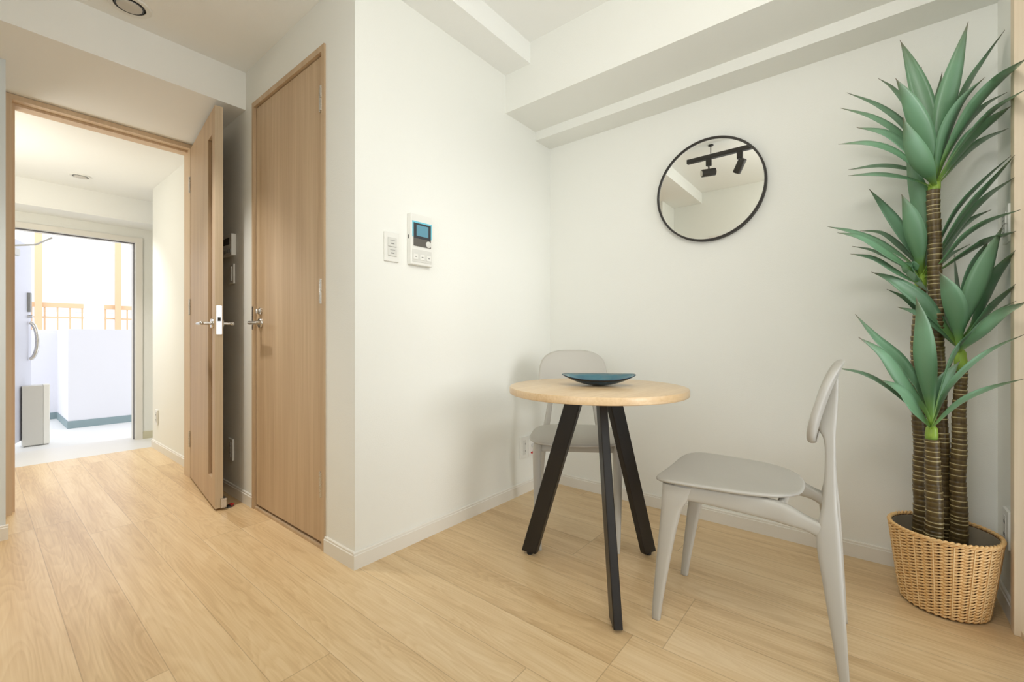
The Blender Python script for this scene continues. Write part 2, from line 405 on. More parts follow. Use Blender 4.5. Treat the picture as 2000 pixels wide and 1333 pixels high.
# ------------------------------------------------------------------ hall doorway frame and open leaf (door_2)
d2 = sthing('door_2', 'oak hall door standing open with narrow glass slit and silver lever handles', 'door', (.861, 3.30, 0))
ox0, ox1 = .122, .863
mb = MB(); mb.box(ox0 - .022, ox0, HYD - .012, HYD + .112, 0, 2.108); mb.box(ox1, ox1 + .022, HYD - .012, HYD + .112, 0, 2.108)
mb.box(ox0, ox1, HYD - .012, HYD + .112, 2.083, 2.108)
mb.box(ox0, ox0 + .012, HYD + .04, HYD + .112, 0, 2.083); mb.box(ox0 + .012, ox1, HYD + .04, HYD + .112, 2.071, 2.083)
link('door_frame', mb, wood('oak_door_frame', srgb(208, 180, 146), srgb(226, 202, 170), 2), d2, world=True)
Lh = Vector((.861, 3.305, 0)); Ll = Vector((.777, 2.582, 0)); e = (Lh - Ll).normalized(); nn = Vector((e.y, -e.x, 0)); LL = (Lh - Ll).length; TH = .036
def lp(s_, t_, z_): q = Ll + e * s_ + nn * t_; return Vector((q.x, q.y, z_))
def lbox(mb_, s0, s1, t0, t1, z0, z1):
    mb_.prism([tuple(lp(s0, t0, 0))[:2], tuple(lp(s0, t1, 0))[:2], tuple(lp(s1, t1, 0))[:2], tuple(lp(s1, t0, 0))[:2]], z0, z1)
mb = MB(); zb, zt2 = .012, 2.076; sg0, sg1, g0, g1 = .068, .168, .155, 1.95
lbox(mb, .004, sg0, 0, TH, zb, zt2); lbox(mb, sg1, LL, 0, TH, zb, zt2); lbox(mb, sg0, sg1, 0, TH, zb, g0); lbox(mb, sg0, sg1, 0, TH, g1, zt2)
leaf = link('door_leaf', mb, M_oakv, d2, world=True)
mb = MB(); lbox(mb, 0, .004, .0005, TH - .0005, zb, zt2); o = link('edge_band', mb, M_edge, d2, world=True); o['label'] = 'paler wooden edge of the open door'
mb = MB(); lbox(mb, sg0, sg1, .014, .022, g0, g1); o = link('glass_slit', mb, M_smoke, d2, world=True); o['label'] = 'tall narrow smoked glass slit'
lever(d2, lp(.05, 0, .962), -nn, e); lever(d2, lp(.05, TH, .962), nn, e)
mb = MB(); lbox(mb, -.0015, .0005, .006, TH - .006, .905, 1.052); lk = link('lock_plate', mb, M_chrome, d2, world=True)
mb = MB(); lbox(mb, -.006, -.0010, .012, TH - .012, .972, .992); link('latch', mb, M_blackm, d2, world=True)
mb = MB(); lbox(mb, -.014, .022, TH - .012, TH + .012, .014, .062); o = link('stop_bracket', mb, M_metal, d2, world=True)
mb = MB()
for zc in (1.85, 1.08, .25): mb.tube([tuple(lp(LL + .004, -.003, zc - .05)), tuple(lp(LL + .004, -.003, zc + .05))], .006)
link('hinge', mb, M_metal, d2, world=True)
# floor catch
ds = thing('door_stop', 'small silver floor door stop with a red tab behind the open door', 'door stop', (.845, 2.60, 0), math.radians(20))
link('base_plate', MB().lathe([(.026, 0), (.026, .002), (.02, .004), (.002, .0045)], 32), M_metal, ds, auto=40)
link('catch', MB().box(-.018, .008, -.009, .009, .004, .010, bev=.002), M_rub, ds)
link('red_tab', MB().box(.004, .024, -.010, .010, .0046, .013, bev=.003), M_red, ds)

# ------------------------------------------------------------------ window beside the camera (window_1)
w1 = sthing('window_1', 'tall balcony window in an oak casing at right edge', 'window', (1.1, DY, 0))
mb = MB(); mb.box(1.952, 1.992, DY - .125, DY + .014, 0, 2.05, bev=.002); mb.box(.676, .712, DY - .125, DY + .014, 0, 2.05, bev=.002); mb.box(.712, 1.952, DY - .125, DY + .014, 2.02, 2.055)
mb.box(.712, 1.952, DY - .125, DY - .0, 0, .02)
link('window_frame', mb, wood('oak_casing', srgb(222, 202, 172), srgb(238, 222, 196), 2), w1, world=True)
for (a, b_, yy) in ((.712, 1.35, DY - .075), (1.31, 1.952, DY - .105)):
    m_ = MB(); t_ = .04
    m_.box(a, a + t_, yy, yy + .025, .02, 2.02); m_.box(b_ - t_, b_, yy, yy + .025, .02, 2.02); m_.box(a + t_, b_ - t_, yy, yy + .025, .02, .07); m_.box(a + t_, b_ - t_, yy, yy + .025, 1.97, 2.02)
    sh = link('sash', m_, M_white2, w1, world=True)
    g_ = link('pane', MB().box(a + t_, b_ - t_, yy + .010, yy + .015, .07, 1.97), M_glass, w1, world=True)

w2 = sthing('fill_window', 'added window admitting fill light, in the wall opposite the mirror', 'window', (FX, .58, .45))  # added opening, lets sky light in to brighten the room
mb = MB(); mb.box(FX - .11, FX + .012, -.12, -.085, .45, 1.95); mb.box(FX - .11, FX + .012, 1.245, 1.28, .45, 1.95); mb.box(FX - .11, FX + .012, -.085, 1.245, 1.92, 1.95); mb.box(FX - .11, FX + .02, -.085, 1.245, .45, .48); mb.box(FX - .07, FX - .04, .56, .60, .48, 1.92)
link('window_frame', mb, M_base, w2, world=True)
for a_, b_ in ((-.085, .56), (.60, 1.245)): link('pane', MB().box(FX - .058, FX - .053, a_, b_, .48, 1.92), M_glass, w2, world=True)

# ------------------------------------------------------------------ wall plates
def plate(name, label, cat, p, nrm, w_, h_, kind, th=.009, group=None):
    """p centre on wall; nrm = outward; local +y = outward, x along the wall"""
    rz = math.atan2(nrm[1], nrm[0]) - PI / 2
    t = thing(name, label, cat, p, rz, group)
    link('cover_plate', MB().box(-w_ / 2, w_ / 2, 0, th, -h_ / 2, h_ / 2, bev=.002), M_white, t)
    if kind == 'outlet':
        link('insert', MB().box(-w_ * .18, w_ * .18, th, th + .002, -h_ * .34, h_ * .34, bev=.0008), M_white2, t)
        for zz in (-.02, .02):
            m_ = MB()
            for xx in (-.0065, .0065): m_.box(xx - .001, xx + .001, th + .0018, th + .0026, zz - .005, zz + .005)
            link('slots', m_, M_rub, t)
    elif kind == 'switch':
        for k, (a, b_) in enumerate(((-.038, -.001), (.001, .038))):
            s_ = link('rocker', MB().box(-w_ * .3, w_ * .3, th, th + .004, a, b_, bev=.0012), M_white2, t)
            link('marking', MB().box(-.012, .012, th + .004, th + .0045, a + .024, a + .026), M_grey, s_)
            link('name_strip', MB().box(-.008, .008, th + .004, th + .0045, a + .010, a + .014), M_grey, s_)
    elif kind == 'slim':
        link('rocker', MB().box(-w_ * .2, w_ * .2, th, th + .004, -h_ * .36, h_ * .36, bev=.0012), M_white2, t)
    return t
plate('light_switch', 'white double light switch plate left of the intercom', 'light switch', (1.084, PY, 1.26), (0, -1), .07, .12, 'switch')
plate('wall_outlet', 'white power outlet low on the wall behind the far chair', 'outlet', (1.978, PY, .262), (0, -1), .07, .12, 'outlet')
t = plate('socket_plate', 'low white socket plate with a red tag nearest the room corner', 'socket', (2.052, PY, .262), (0, -1), .07, .12, 'none')
m_ = MB().lathe([(.012, .009), (.012, .03), (.005, .032)], 20, axis='Y'); link('coaxial_socket', m_, M_chrome, t, auto=40)
link('red_tag', MB().box(-.018, .014, .009, .02, -.045, -.037, bev=.001), M_red, t)
plate('wall_outlet', 'white outlet low on the wall between open hall door and closet door', 'outlet', (PX, 2.79, .258), (-1, 0), .07, .12, 'outlet')
plate('light_switch', 'white switch plate below the water heater controller behind the open door', 'light switch', (PX, 2.775, 1.246), (-1, 0), .07, .11, 'slim')
plate('wall_outlet', 'white outlet low on the hall wall near the entrance', 'outlet', (PX, 4.375, .258), (-1, 0), .07, .12, 'outlet')
plate('wall_outlet', 'white outlet low beside the window casing behind the plant basket', 'outlet', (2.09, DY, .275), (0, 1), .075, .12, 'outlet')
plate('light_switch', 'white switch plate on the narrow wall strip beside the plant leaves', 'light switch', (2.09, DY, 1.25), (0, 1), .075, .12, 'switch')
# water heater controller
t = thing('heater_controller', 'white water heater controller panel half hidden by the open hall door', 'controller', (PX, 2.80, 1.406), PI / 2)
link('housing', MB().box(-.075, .075, 0, .024, -.06, .06, bev=.003), M_white, t)
link('display', MB().box(-.045, .05, .024, .0255, .002, .04, bev=.0006), M_dark, t)
for xx in (-.05, -.018, .014, .046): link('button', MB().box(xx - .011, xx + .011, .024, .0265, -.045, -.025, bev=.001), M_grey, t)
# intercom
t = thing('intercom', 'white wall intercom with small blue-rimmed screen', 'intercom', (1.226, PY, 1.20), PI)
hs = link('housing', MB().box(-.06, .06, 0, .026, 0, .218, bev=.003), M_white, t)
link('screen_trim', MB().box(-.053, .053, .026, .0275, .118, .186, bev=.0006), M_cyan, t)
sb = link('screen', MB().box(-.047, .047, .0275, .029, .095, .179, bev=.0006), M_dark, t)
link('display', MB().box(-.032, .032, .029, .0295, .124, .171), M_lcd, sb)
link('speaker_panel', MB().box(-.047, .047, .0275, .0295, .080, .113, bev=.0006), M_spk, t)
m_ = MB().lathe([(.014, .0295), (.014, .0325), (.012, .0335), (.001, .034)], 28, center=(-.032, 0, .094), axis='Y'); link('talk_button', m_, M_white2, t, auto=40)
link('lower_cover', MB().box(-.052, .052, .026, .0275, .012, .066, bev=.0006), M_white2, t)
for xx in (.036, .0, -.036):
    bt = link('button', MB().box(xx - .012, xx + .012, .0275, .0295, .022, .046, bev=.001), M_white, t)
    link('marking', MB().box(xx - .005, xx + .005, .0295, .0298, .032, .036), M_grey, bt)
link('indicator_slot', MB().box(.0598, .0604, .008, .013, .110, .126), M_rub, t)

# ------------------------------------------------------------------ downlights
def downlight(p, r, label):
    t = thing('ceiling_light', label, 'ceiling light', p)
    link('trim_ring', MB().lathe([(r, 0), (r, -.004), (r * .96, -.007), (r * .74, -.006), (r * .70, -.0005)], 48), M_white, t, auto=40)
    link('baffle', MB().lathe([(r * .70, -.0065), (r * .66, -.0065), (r * .64, -.001)], 48), M_dark if r > .07 else M_grey, t, auto=40)
    link('lamp_glass', MB().lathe([(r * .60, -.001), (r * .56, -.010), (r * .4, -.014), (.001, -.0155)], 40), M_diff, t, smooth=True)
downlight((.421, 2.447, KZ), .075, 'round recessed downlight in the ceiling before the hallway soffit')
downlight((.506, 4.57, 2.10), .062, 'small recessed downlight in the hall ceiling')

# ------------------------------------------------------------------ round mirror
MYC, MZC, MR = .5935, 1.602, .2475
t = thing('wall_mirror', 'round wall mirror with thin black frame', 'mirror', (BX, MYC, MZC))
link('mirror_frame', MB().lathe([(MR, -.001), (MR, -.026), (MR - .003, -.029), (MR - .007, -.029), (MR - .009, -.026), (MR - .009, -.001)], 96, axis='X'), M_blackm, t, auto=40)
link('mirror_glass', MB().lathe([(MR - .0085, -.004), (MR - .0085, -.020), (.001, -.0201)], 96, axis='X'), M_mirror, t)

# ------------------------------------------------------------------ track light (seen in the mirror)
tx, tz = .77, 2.345
t = thing('track_rail', 'black ceiling track rail reflected in the round mirror', 'track rail', (tx, .6, CZ))
link('rail', MB().box(-.017, .017, -.46, .545, -.075 - .034, -.075, bev=.003), M_blackm, t)
for yy in (.362, -.36):
    link('suspension', MB().lathe([(.02, -.0), (.02, -.006), (.004, -.010), (.0035, -.074), (.012, -.076)], 24, center=(0, yy, 0)), M_blackm, t, auto=40)
def spot(y, d_, label):
    s = thing('spotlight', label, 'spotlight', (tx, y, CZ - .109), 0, 'black track spotlights seen in the mirror')
    link('adapter', MB().box(-.014, .014, -.02, .02, -.052, .0, bev=.003), M_blackm, s)
    link('swivel_arm', MB().tube([(0, 0, -.05), (0, 0, -.085)], .006), M_blackm, s, auto=40)
    d_ = Vector(d_).normalized(); c = Vector((0, 0, -.105))
    b0 = c - d_ * .052; e_ = c + d_ * .056
    m_ = MB(); m_.tube([b0, b0 + d_ * .003, e_ - d_ * .002, e_], [.024, .029, .029, .028], 32); hd = link('lamp_head', m_, M_blackm, s, auto=40)
    m_ = MB(); m_.tube([e_, e_ + d_ * .001], [.022, .022], 32); link('lens', m_, M_diff, hd)
    return s
spot(.977, (.55, .80, -.12), 'black track spotlight aimed sideways, left one in the mirror')
spot(.752, (-.35, .50, -.80), 'black track spotlight aimed steeply down, right one in the mirror')

# ------------------------------------------------------------------ table
TC = Vector((1.474, .788, 0)); TR, TZ = .326, .706
t = thing('round_table', 'small round oak topped table with three black angled legs', 'table', TC)
link('tabletop', MB().lathe([(.001, TZ - .026), (TR - .004, TZ - .026), (TR - .001, TZ - .024), (TR, TZ - .021), (TR, TZ - .005), (TR - .002, TZ - .001), (TR - .006, TZ), (.001, TZ)], 128), M_top, t, auto=30)
link('mounting_plate', MB().box(-.11, .11, -.11, .11, TZ - .031, TZ - .0262, bev=.001), M_black, t)
for (fx, fy) in ((-.034, .286), (-.235, -.192), (.268, -.093)):
    fo = Vector((fx, fy, 0)); rd = fo.normalized(); tg = Vector((-rd.y, rd.x, 0)); hw, ht = .033, .014
    secs = []
    for z_, k in ((.012, 1.0), (TZ - .031, .28)):
        c = fo * k + Vector((0, 0, z_)); b_ = .003; sec = []
        for sx, sy, ax in ((1, 1, 0), (1, 1, 1), (-1, 1, 1), (-1, 1, 0), (-1, -1, 0), (-1, -1, 1), (1, -1, 1), (1, -1, 0)):
            rr = hw - (b_ if ax else 0); tt = ht - (0 if ax else b_)
            sec.append(c + rd * (sx * rr) + tg * (sy * tt))
        secs.append(sec)
    lg = link('leg', MB().loft(secs), M_black, t)
    link('foot_pad', MB().lathe([(.011, 0), (.012, .002), (.012, .0125)], 20, center=tuple(fo)), M_rub, lg)

# ------------------------------------------------------------------ bowl
bc = at(1169, 748, 1.660); bc.z = TZ
t = MB(); n_r, n_a = 14, 72; BL, BW = .139, .082
def bowl_pt(k, a, off):
    c, s_ = math.cos(a), math.sin(a)
    x = BL * math.copysign(abs(c) ** 1.0, c) * k; y = BW * math.copysign(abs(s_) ** 1.25, s_) * k
    q = k ** 2.1
    z = .003 + .031 * q + .010 * q * abs(c) ** 3 + .006 * q * math.sin(a) - off
    return Vector((x, y, z))
outer = [[bowl_pt(k / n_r, 2 * PI * i / n_a, .003 if k > 3 else .003) for i in range(n_a)] for k in range(1, n_r + 1)]
inner = [[bowl_pt(k / n_r * .985, 2 * PI * i / n_a, -.001) for i in range(n_a)] for k in range(n_r, 0, -1)]
ton = [.3 + .25 * (k / n_r) for k in range(1, n_r + 1)]
ton[-1] = ton[-2] = -.2
t.loft(outer + inner, tones=ton + [.5 + .45 * (k / n_r) for k in range(n_r, 0, -1)])
o = link('leaf_bowl', t, M_bowl, smooth=True); o.location = bc; o.rotation_euler = (0, 0, math.radians(39.06 - 90 - 6))
tag(o, 'dark blue pointed oval dish on the round table', 'bowl')

# ------------------------------------------------------------------ chairs (front = +y)
def rrect(c, ax, ay, hx, hy, n=20, pw=.45):
    """rounded rectangular section"""
    out = []
    for k in range(n):
        a = 2 * PI * k / n; cc, ss = math.cos(a), math.sin(a)
        out.append(c + ax * (hx * math.copysign(abs(cc) ** pw, cc)) + ay * (hy * math.copysign(abs(ss) ** pw, ss)))
    return out
Xa, Ya, Za = Vector((1, 0, 0)), Vector((0, 1, 0)), Vector((0, 0, 1))
def interp(tab, n=8):
    out = []
    for i in range(len(tab) - 1):
        p0 = tab[max(i - 1, 0)]; p1 = tab[i]; p2 = tab[i + 1]; p3 = tab[min(i + 2, len(tab) - 1)]
        for k in range(n):
            s_ = k / n
            out.append([.5 * (2 * b + (-a + c) * s_ + (2 * a - 5 * b + 4 * c - d) * s_ ** 2 + (-a + 3 * b - 3 * c + d) * s_ ** 3) for a, b, c, d in zip(p0, p1, p2, p3)])
    out.append(list(tab[-1])); return out

def make_chair(label):
    t = thing('dining_chair', label, 'chair', (0, 0, 0), 0, 'grey plastic dining chairs')
    # seat
    def so(a):
        c, s_ = math.cos(a), math.sin(a); n = 5.5 if s_ > 0 else 2.7
        k = (abs(c) ** n + abs(s_) ** n) ** (-1 / n)
        y = .196 * s_ * k; hw = .213 - .036 * (.5 - y / .39)
        return (hw * c * k, y)
    def sz(x, y):
        z = .452 + .010 * (x / .21) ** 2 - .012 * math.exp(-((x / .12) ** 2 + ((y + .03) / .14) ** 2))
        if y > .12: z -= .30 * (y - .12) ** 1.6
        return z + .004 * (-y / .2)
    link('seat', MB().pillow(so, sz, .012, 96, xf=lambda p: Vector((p.x, p.y + .037, p.z))), M_chair, t, smooth=True)
    # backrest, plane x (width) / z, leaning back
    def bo(a):
        c, s_ = math.cos(a), math.sin(a); n = 3.0
        k = (abs(c) ** n + abs(s_) ** n) ** (-1 / n)
        v = .116 * s_ * k; hw = .180 - .016 * (v / .116 + 1) * .5
        return (hw * c * k, v)
    def bt(x, v): return .0
    def bx(p):
        v = p.y; x = p.x; z = .708 + v
        y = -.199 - .27 * v + .50 * x * x + p.z
        return Vector((x, y + .10 * (v / .116) ** 2 * -.06, z))
    link('backrest', MB().pillow(bo, bt, .018, 96, xf=bx), M_chair, t, smooth=True)
    for sx in (-1, 1):
        # front legs: rounded tapered
        tab = [(.160, .224, .0, .0115, .0125), (.163, .218, .06, .013, .0145), (.168, .194, .235, .016, .0215), (.170, .175, .355, .0180, .0290), (.170, .164, .395, .0185, .038), (.168, .154, .438, .0175, .046)]
        m_ = MB(); m_.loft([rrect(Vector((sx * x, y, z)), Xa, Ya, hx, hy, 20, .6) for x, y, z, hx, hy in interp(tab)])
        link('leg', m_, M_chair, t, smooth=True)
        # rear legs with back post
        tab = [(.172, -.252, .0, .012, .0095), (.168, -.242, .10, .0135, .0145), (.158, -.228, .24, .0155, .0215), (.146, -.217, .35, .0165, .0265), (.139, -.217, .40, .0165, .0225), (.130, -.219, .45, .0155, .0160),
               (.117, -.220, .53, .0140, .0120), (.104, -.219, .61, .0135, .0125), (.098, -.212, .645, .0135, .0205), (.093, -.213, .68, .0135, .0220), (.085, -.222, .73, .0130, .0150), (.080, -.225, .765, .0120, .0125), (.078, -.229, .777, .0080, .0080)]
        m_ = MB(); m_.loft([rrect(Vector((sx * x, y, z)), Xa, Ya, hx, hy, 20, .6) for x, y, z, hx, hy in interp(tab)])
        link('leg', m_, M_chair, t, smooth=True)
        # side rail
        tab = [(.168, .165, .420, .0150, .026), (.166, .10, .421, .0140, .025), (.160, .0, .419, .0135, .027), (.150, -.08, .414, .0150, .0285), (.146, -.125, .407, .0180, .0270), (.143, -.165, .395, .0150, .0200), (.141, -.190, .385, .0150, .0210), (.141, -.215, .372, .0150, .0300)]
        m_ = MB(); m_.loft([rrect(Vector((sx * x, y, z)), Xa, Za, hx, hz, 20, .6) for x, y, z, hx, hz in interp(tab)])
        link('side_rail', m_, M_chair, t, smooth=True)
    link('front_rail', MB().box(-.160, .160, .160, .178, .398, .439, bev=.005), M_chair, t, smooth=True)
    link('rear_rail', MB().box(-.14, .14, -.118, -.102, .394, .438, bev=.005), M_chair, t, smooth=True)
    return t
chA = make_chair('grey plastic dining chair nearest the camera, seen from the side beside the plant')
chA.location = (1.530, .300, 0); chA.rotation_euler.z = math.radians(2.5)
def dup(root, loc, rz, label):
    r = root.copy(); C.objects.link(r); r.location = loc; r.rotation_euler = (0, 0, rz); r['label'] = label
    for ch in list(root.children):
        c = ch.copy(); C.objects.link(c); c.parent = r
        for g in ch.children:
            d_ = g.copy(); C.objects.link(d_); d_.parent = c
    return r
chB = dup(chA, (1.768, 1.058, 0), math.radians(124), 'grey plastic dining chair in the room corner behind the round table')

# ------------------------------------------------------------------ plant
BC = Vector((2.030, -.196, 0))
pl = thing('potted_yucca', 'tall four stemmed yucca plant in a round woven straw basket by the window', 'plant', BC)
# woven basket: twined strands around stakes
def brad(z): return .103 + (.135 - .103) * (z / .25) ** .9
m_ = MB(); NS = 36
rows = 25; dzr = .25 / (rows + .6)
for r_ in range(rows):
    z0 = .006 + dzr * (r_ + .5)
    for ph in (0, 1):
        secs = []; ns = NS * 5; tones = []
        rj = random.uniform(-.0008, .0008)
        for k in range(ns):
            a = 2 * PI * k / ns; w_ = NS / 2 * a + PI * ph 
            R = brad(z0) + .0030 * math.cos(w_) + .0012 * abs(math.sin(w_)) + rj; z = z0 + .0025 * math.sin(w_)
            cr, cs = math.cos(a), math.sin(a); o_ = Vector((cr, cs, 0)); sec = []
            fl = .0020 + .0026 * abs(math.sin(w_)) ** .8
            for q in range(6):
                b_ = 2 * PI * q / 6; sec.append(Vector((cr * R, cs * R, z)) + o_ * (.0020 * math.cos(b_)) + Vector((0, 0, fl * math.sin(b_))))
            secs.append(sec); tones.append(.5 + .25 * math.cos(w_))
        rings = [[m_.v(p, tones[i]) for p in s_] for i, s_ in enumerate(secs)]
        for i in range(ns):
            a_, b2 = rings[i], rings[(i + 1) % ns]
            for q in range(6): m_.f([a_[q], a_[(q + 1) % 6], b2[(q + 1) % 6], b2[q]])
for k in range(NS // 2):   # light vertical cords at the crossings
    a = 2 * PI * (k + .25) / (NS / 2)
    pts = [(math.cos(a) * (brad(z) + .0040 + .0012 * math.sin(z * 646)), math.sin(a) * (brad(z) + .0040 + .0012 * math.sin(z * 646)), z) for z in [.008 + .0049 * i for i in range(49)]]
    m_.tube(pts, .0017, 5, tones=[.95] * len(pts))
link('basket', m_, M_straw, pl, smooth=True)
m_ = MB()
for ph in (0, 1):   # braided rim
    pts = []; n_ = 240
    rings = []
    for k in range(n_):
        a = 2 * PI * k / n_; w_ = 30 * a + PI * ph; R = brad(.25) + .0028 * math.cos(w_); z = .252 + .0030 * math.sin(w_)
        o_ = Vector((math.cos(a), math.sin(a), 0)); c = o_ * R + Vector((0, 0, z))
        rings.append([m_.v(c + o_ * (.0042 * math.cos(2 * PI * q / 8)) + Vector((0, 0, .0038 * math.sin(2 * PI * q / 8))), .6) for q in range(8)])
    for i in range(n_):
        for q in range(8): m_.f([rings[i][q], rings[i][(q + 1) % 8], rings[(i + 1) % n_][(q + 1) % 8], rings[(i + 1) % n_][q]])
link('rim', m_, M_straw, pl, smooth=True)
m_ = MB(); m_.lathe([(.001, .002), (.1005, .002), (brad(.12) - .0035, .12), (brad(.248) - .0035, .248), (brad(.248) - .0045, .248), (brad(.12) - .0045, .12), (.0985, .006), (.001, .006)], 72)
link('shade_backing', m_, M_holeshade, pl, smooth=False, auto=30)  # dark sheet behind the weave, its colour stands in for shade in the holes
m_ = MB(); m_.lathe([(.001, .008), (.095, .008), (brad(.12) - .006, .12), (brad(.246) - .005, .246), (brad(.246) - .007, .246), (brad(.12) - .008, .12), (.093, .012), (.001, .012)], 72)
o = link('liner', m_, M_liner, pl, auto=30); o['label'] = 'grey brown inner liner'
link('planting_foam', MB().lathe([(.001, .02), (.092, .02), (.108, .13), (.09, .139), (.001, .142)], 48), M_soil, pl, auto=40)

def dmax(u):
    k = .7765 * (u - CX) / F - .6301
    return (abs(DY) - .016) / k if k > .02 else 9
def trunk(pts, r0, r1):
    """pts: (u,v,d) base to top"""
    P = interp([tuple(at(*p)) for p in pts], 12); L_ = 0; out = []; rad = []; tn = []
    # resample densely
    Q = [Vector(p) for p in P]; cum = [0]
    for a, b in zip(Q, Q[1:]): cum.append(cum[-1] + (b - a).length)
    tot = cum[-1]; N_ = int(tot / .0022); nxt = 0; ring = 0; rl = .016
    for i in range(N_ + 1):
        s_ = tot * i / N_; j = max(k for k in range(len(cum)) if cum[k] <= s_ + 1e-9); j = min(j, len(Q) - 2)
        f_ = (s_ - cum[j]) / max(1e-6, cum[j + 1] - cum[j]); p = Q[j].lerp(Q[j + 1], f_)
        if s_ > nxt + rl: nxt += rl; rl = random.uniform(.011, .022); ring = random.uniform(-.0008, .0008)
        ph = (s_ - nxt) / rl
        r = r0 + (r1 - r0) * (s_ / tot) + ring + .0020 * (ph - .4)
        rad.append(r); tn.append(.25 + .3 * ph + (.42 if ph > .9 else 0) + .12 * (s_ / tot)); out.append(p + Vector((math.sin(s_ * 31) * .0012, math.cos(s_ * 27) * .0012, 0)))
    m2 = MB(); m2.tube(out, rad, 18, tones=tn)
    return link('trunk', m2, M_trunk, pl, smooth=True, world=True)

WL = .056
def leafmesh(m2, base, path, wpx, d0, dt, bend=0):
    """base (u,v), path list of (u,v) ending at the tip, screen width wpx, depth from d0 to d0+dt"""
    pts = [base] + list(path); n0 = len(pts); cp = []
    for i, (u, v) in enumerate(pts):
        f_ = i / (n0 - 1); d = d0 + dt * f_; d = min(d, dmax(u), 2.20 / (CA + (u - CX) / F * SA))
        cp.append((*at(u, v, d), d))
    S = interp(cp, 9); n = len(S); rows_ = []
    P = [Vector(s_[:3]) for s_ in S]; cum = [0]
    for a, b in zip(P, P[1:]): cum.append(cum[-1] + (b - a).length)
    tot = cum[-1]
    for i, p in enumerate(P):
        s_ = cum[i] / tot
        T = (P[min(i + 1, n - 1)] - P[max(i - 1, 0)]).normalized()
        V = (p - Vector((0, 0, CAM_H))).normalized(); sp_ = T.cross(V).normalized(); vw = T.cross(sp_).normalized()
        wp_ = wpx * (.72 if wpx < 19 else .82 if wpx < 27 else .95); cth = min(1, wp_ * S[i][3] / F / WL); th = math.acos(cth)
        W = (sp_ * math.cos(th) + vw * math.sin(th)).normalized(); Nn = T.cross(W).normalized()
        if i == 0:
            if Nn.z < 0: Nn = -Nn
        elif Nn.dot(lastN) < 0: Nn = -Nn; W = -W
        lastN = Nn
        wd = WL * .5 * (.22 + .78 * math.sin(min(1, s_ / .54) * PI / 2) ** 2.4 if s_ < .54 else max(.0, math.cos((s_ - .54) / .46 * PI / 2)) ** 1.1) * min(1, tot / .2)
        wd = max(wd, .0006); ch = .26 * wd * (.4 + .6 * cth)
        row = []
        for q, h in ((-1, 1), (-.55, .38), (0, -.05), (.55, .38), (1, 1)):
            row.append((p + W * (q * wd) + Nn * (ch * h)))
        thk = .0011
        rows_.append([m2.v(x, s_) for x in row] + [m2.v(x - Nn * (thk if 0 < k < 4 else thk * .4), s_) for k, x in reversed(list(enumerate(row)))])
    for a, b in zip(rows_, rows_[1:]):
        for q in range(10): m2.f([a[q], a[(q + 1) % 10], b[(q + 1) % 10], b[q]])
    m2.f(rows_[0][::-1]); m2.f(rows_[-1])

def crown(tr, base, d0, leaves, oy, sheath):
    """leaves in the tracing window (x/3.333+1600, y/3.333+oy)"""
    m2 = MB(); bx_, by_ = base
    cv = lambda p: (1600 + p[0] / 3.3325, oy + p[1] / 3.3325)
    b0 = cv(base)
    for (path, wpx, dt) in leaves:
        pts = [cv(p) for p in path][::-1]
        bb = (b0[0] + random.uniform(-3, 3), b0[1] + random.uniform(-4, 6))
        leafmesh(m2, bb, pts, wpx / 3.33, d0 + random.uniform(-.006, .006), dt)
    # green sheath joining the leaves to the stem
    a = at(*sheath[0], d0); b = at(*sheath[1], d0)
    m2.tube([a, a.lerp(b, .4), a.lerp(b, .8), b], [.0155, .0165, .0145, .006], 16, tones=[.12, .02, .02, .06])
    return link('foliage', m2, M_leaf, tr, smooth=True, world=False)

def child_world(o, root):   # mesh was built in world space; bring it into its parent's space
    o.data.transform(Matrix.Translation(root.location).inverted())

T1 = trunk([(1840, 1075, 1.475), (1838, 900, 1.475), (1829, 640, 1.475), (1823, 372, 1.475)], .0235, .0170)
T2 = trunk([(1797, 1060, 1.515), (1798, 900, 1.515), (1792, 720, 1.52), (1797, 560, 1.52)], .0215, .0165)
T3 = trunk([(1823, 1075, 1.425), (1824, 960, 1.425), (1819, 858, 1.425)], .0245, .0175)
T4 = trunk([(1873, 1075, 1.435), (1872, 900, 1.435), (1877, 720, 1.435)], .0235, .0150)

L1 = [([(525, 160), (600, 330), (690, 600), (742, 900)], 115, .06), ([(497, 410), (590, 560), (690, 780), (742, 990)], 115, -.10), ([(385, 410), (480, 480), (600, 640), (720, 900)], 60, .12),
      ([(180, 503), (380, 590), (545, 720), (680, 930)], 50, .16), ([(140, 603), (350, 670), (530, 790), (680, 980)], 50, .08), ([(245, 730), (430, 775), (570, 880), (690, 1020)], 62, .0),
      ([(125, 838), (330, 842), (510, 905), (680, 1040)], 48, -.06), ([(190, 1005), (400, 985), (570, 1005), (690, 1060)], 34, .10), ([(190, 1043), (400, 1043), (570, 1065), (690, 1100)], 34, -.04),
      ([(545, 665), (610, 830), (690, 980), (735, 1070)], 118, -.17), ([(800, 370), (770, 530), (750, 750), (750, 950)], 78, .16), ([(970, 40), (900, 300), (820, 600), (765, 900)], 112, -.10),
      ([(1207, 95), (1080, 280), (950, 500), (800, 880)], 50, .0), ([(1075, 405), (930, 560), (830, 760), (770, 1000)], 78, -.12), ([(1348, 280), (1180, 410), (1000, 610), (830, 900)], 80, -.2),
      ([(1222, 500), (1080, 590), (930, 760), (800, 980)], 40, .02), ([(1348, 478), (1150, 610), (970, 790), (810, 1010)], 42, -.16), ([(1250, 588), (1100, 700), (950, 840), (810, 1030)], 88, -.1),
      ([(1230, 735), (1060, 820), (930, 930), (820, 1050)], 50, .0), ([(668, 335), (668, 480), (700, 740), (745, 960)], 34, .2), ([(640, 430), (690, 620), (730, 820), (745, 980)], 70, .22)]
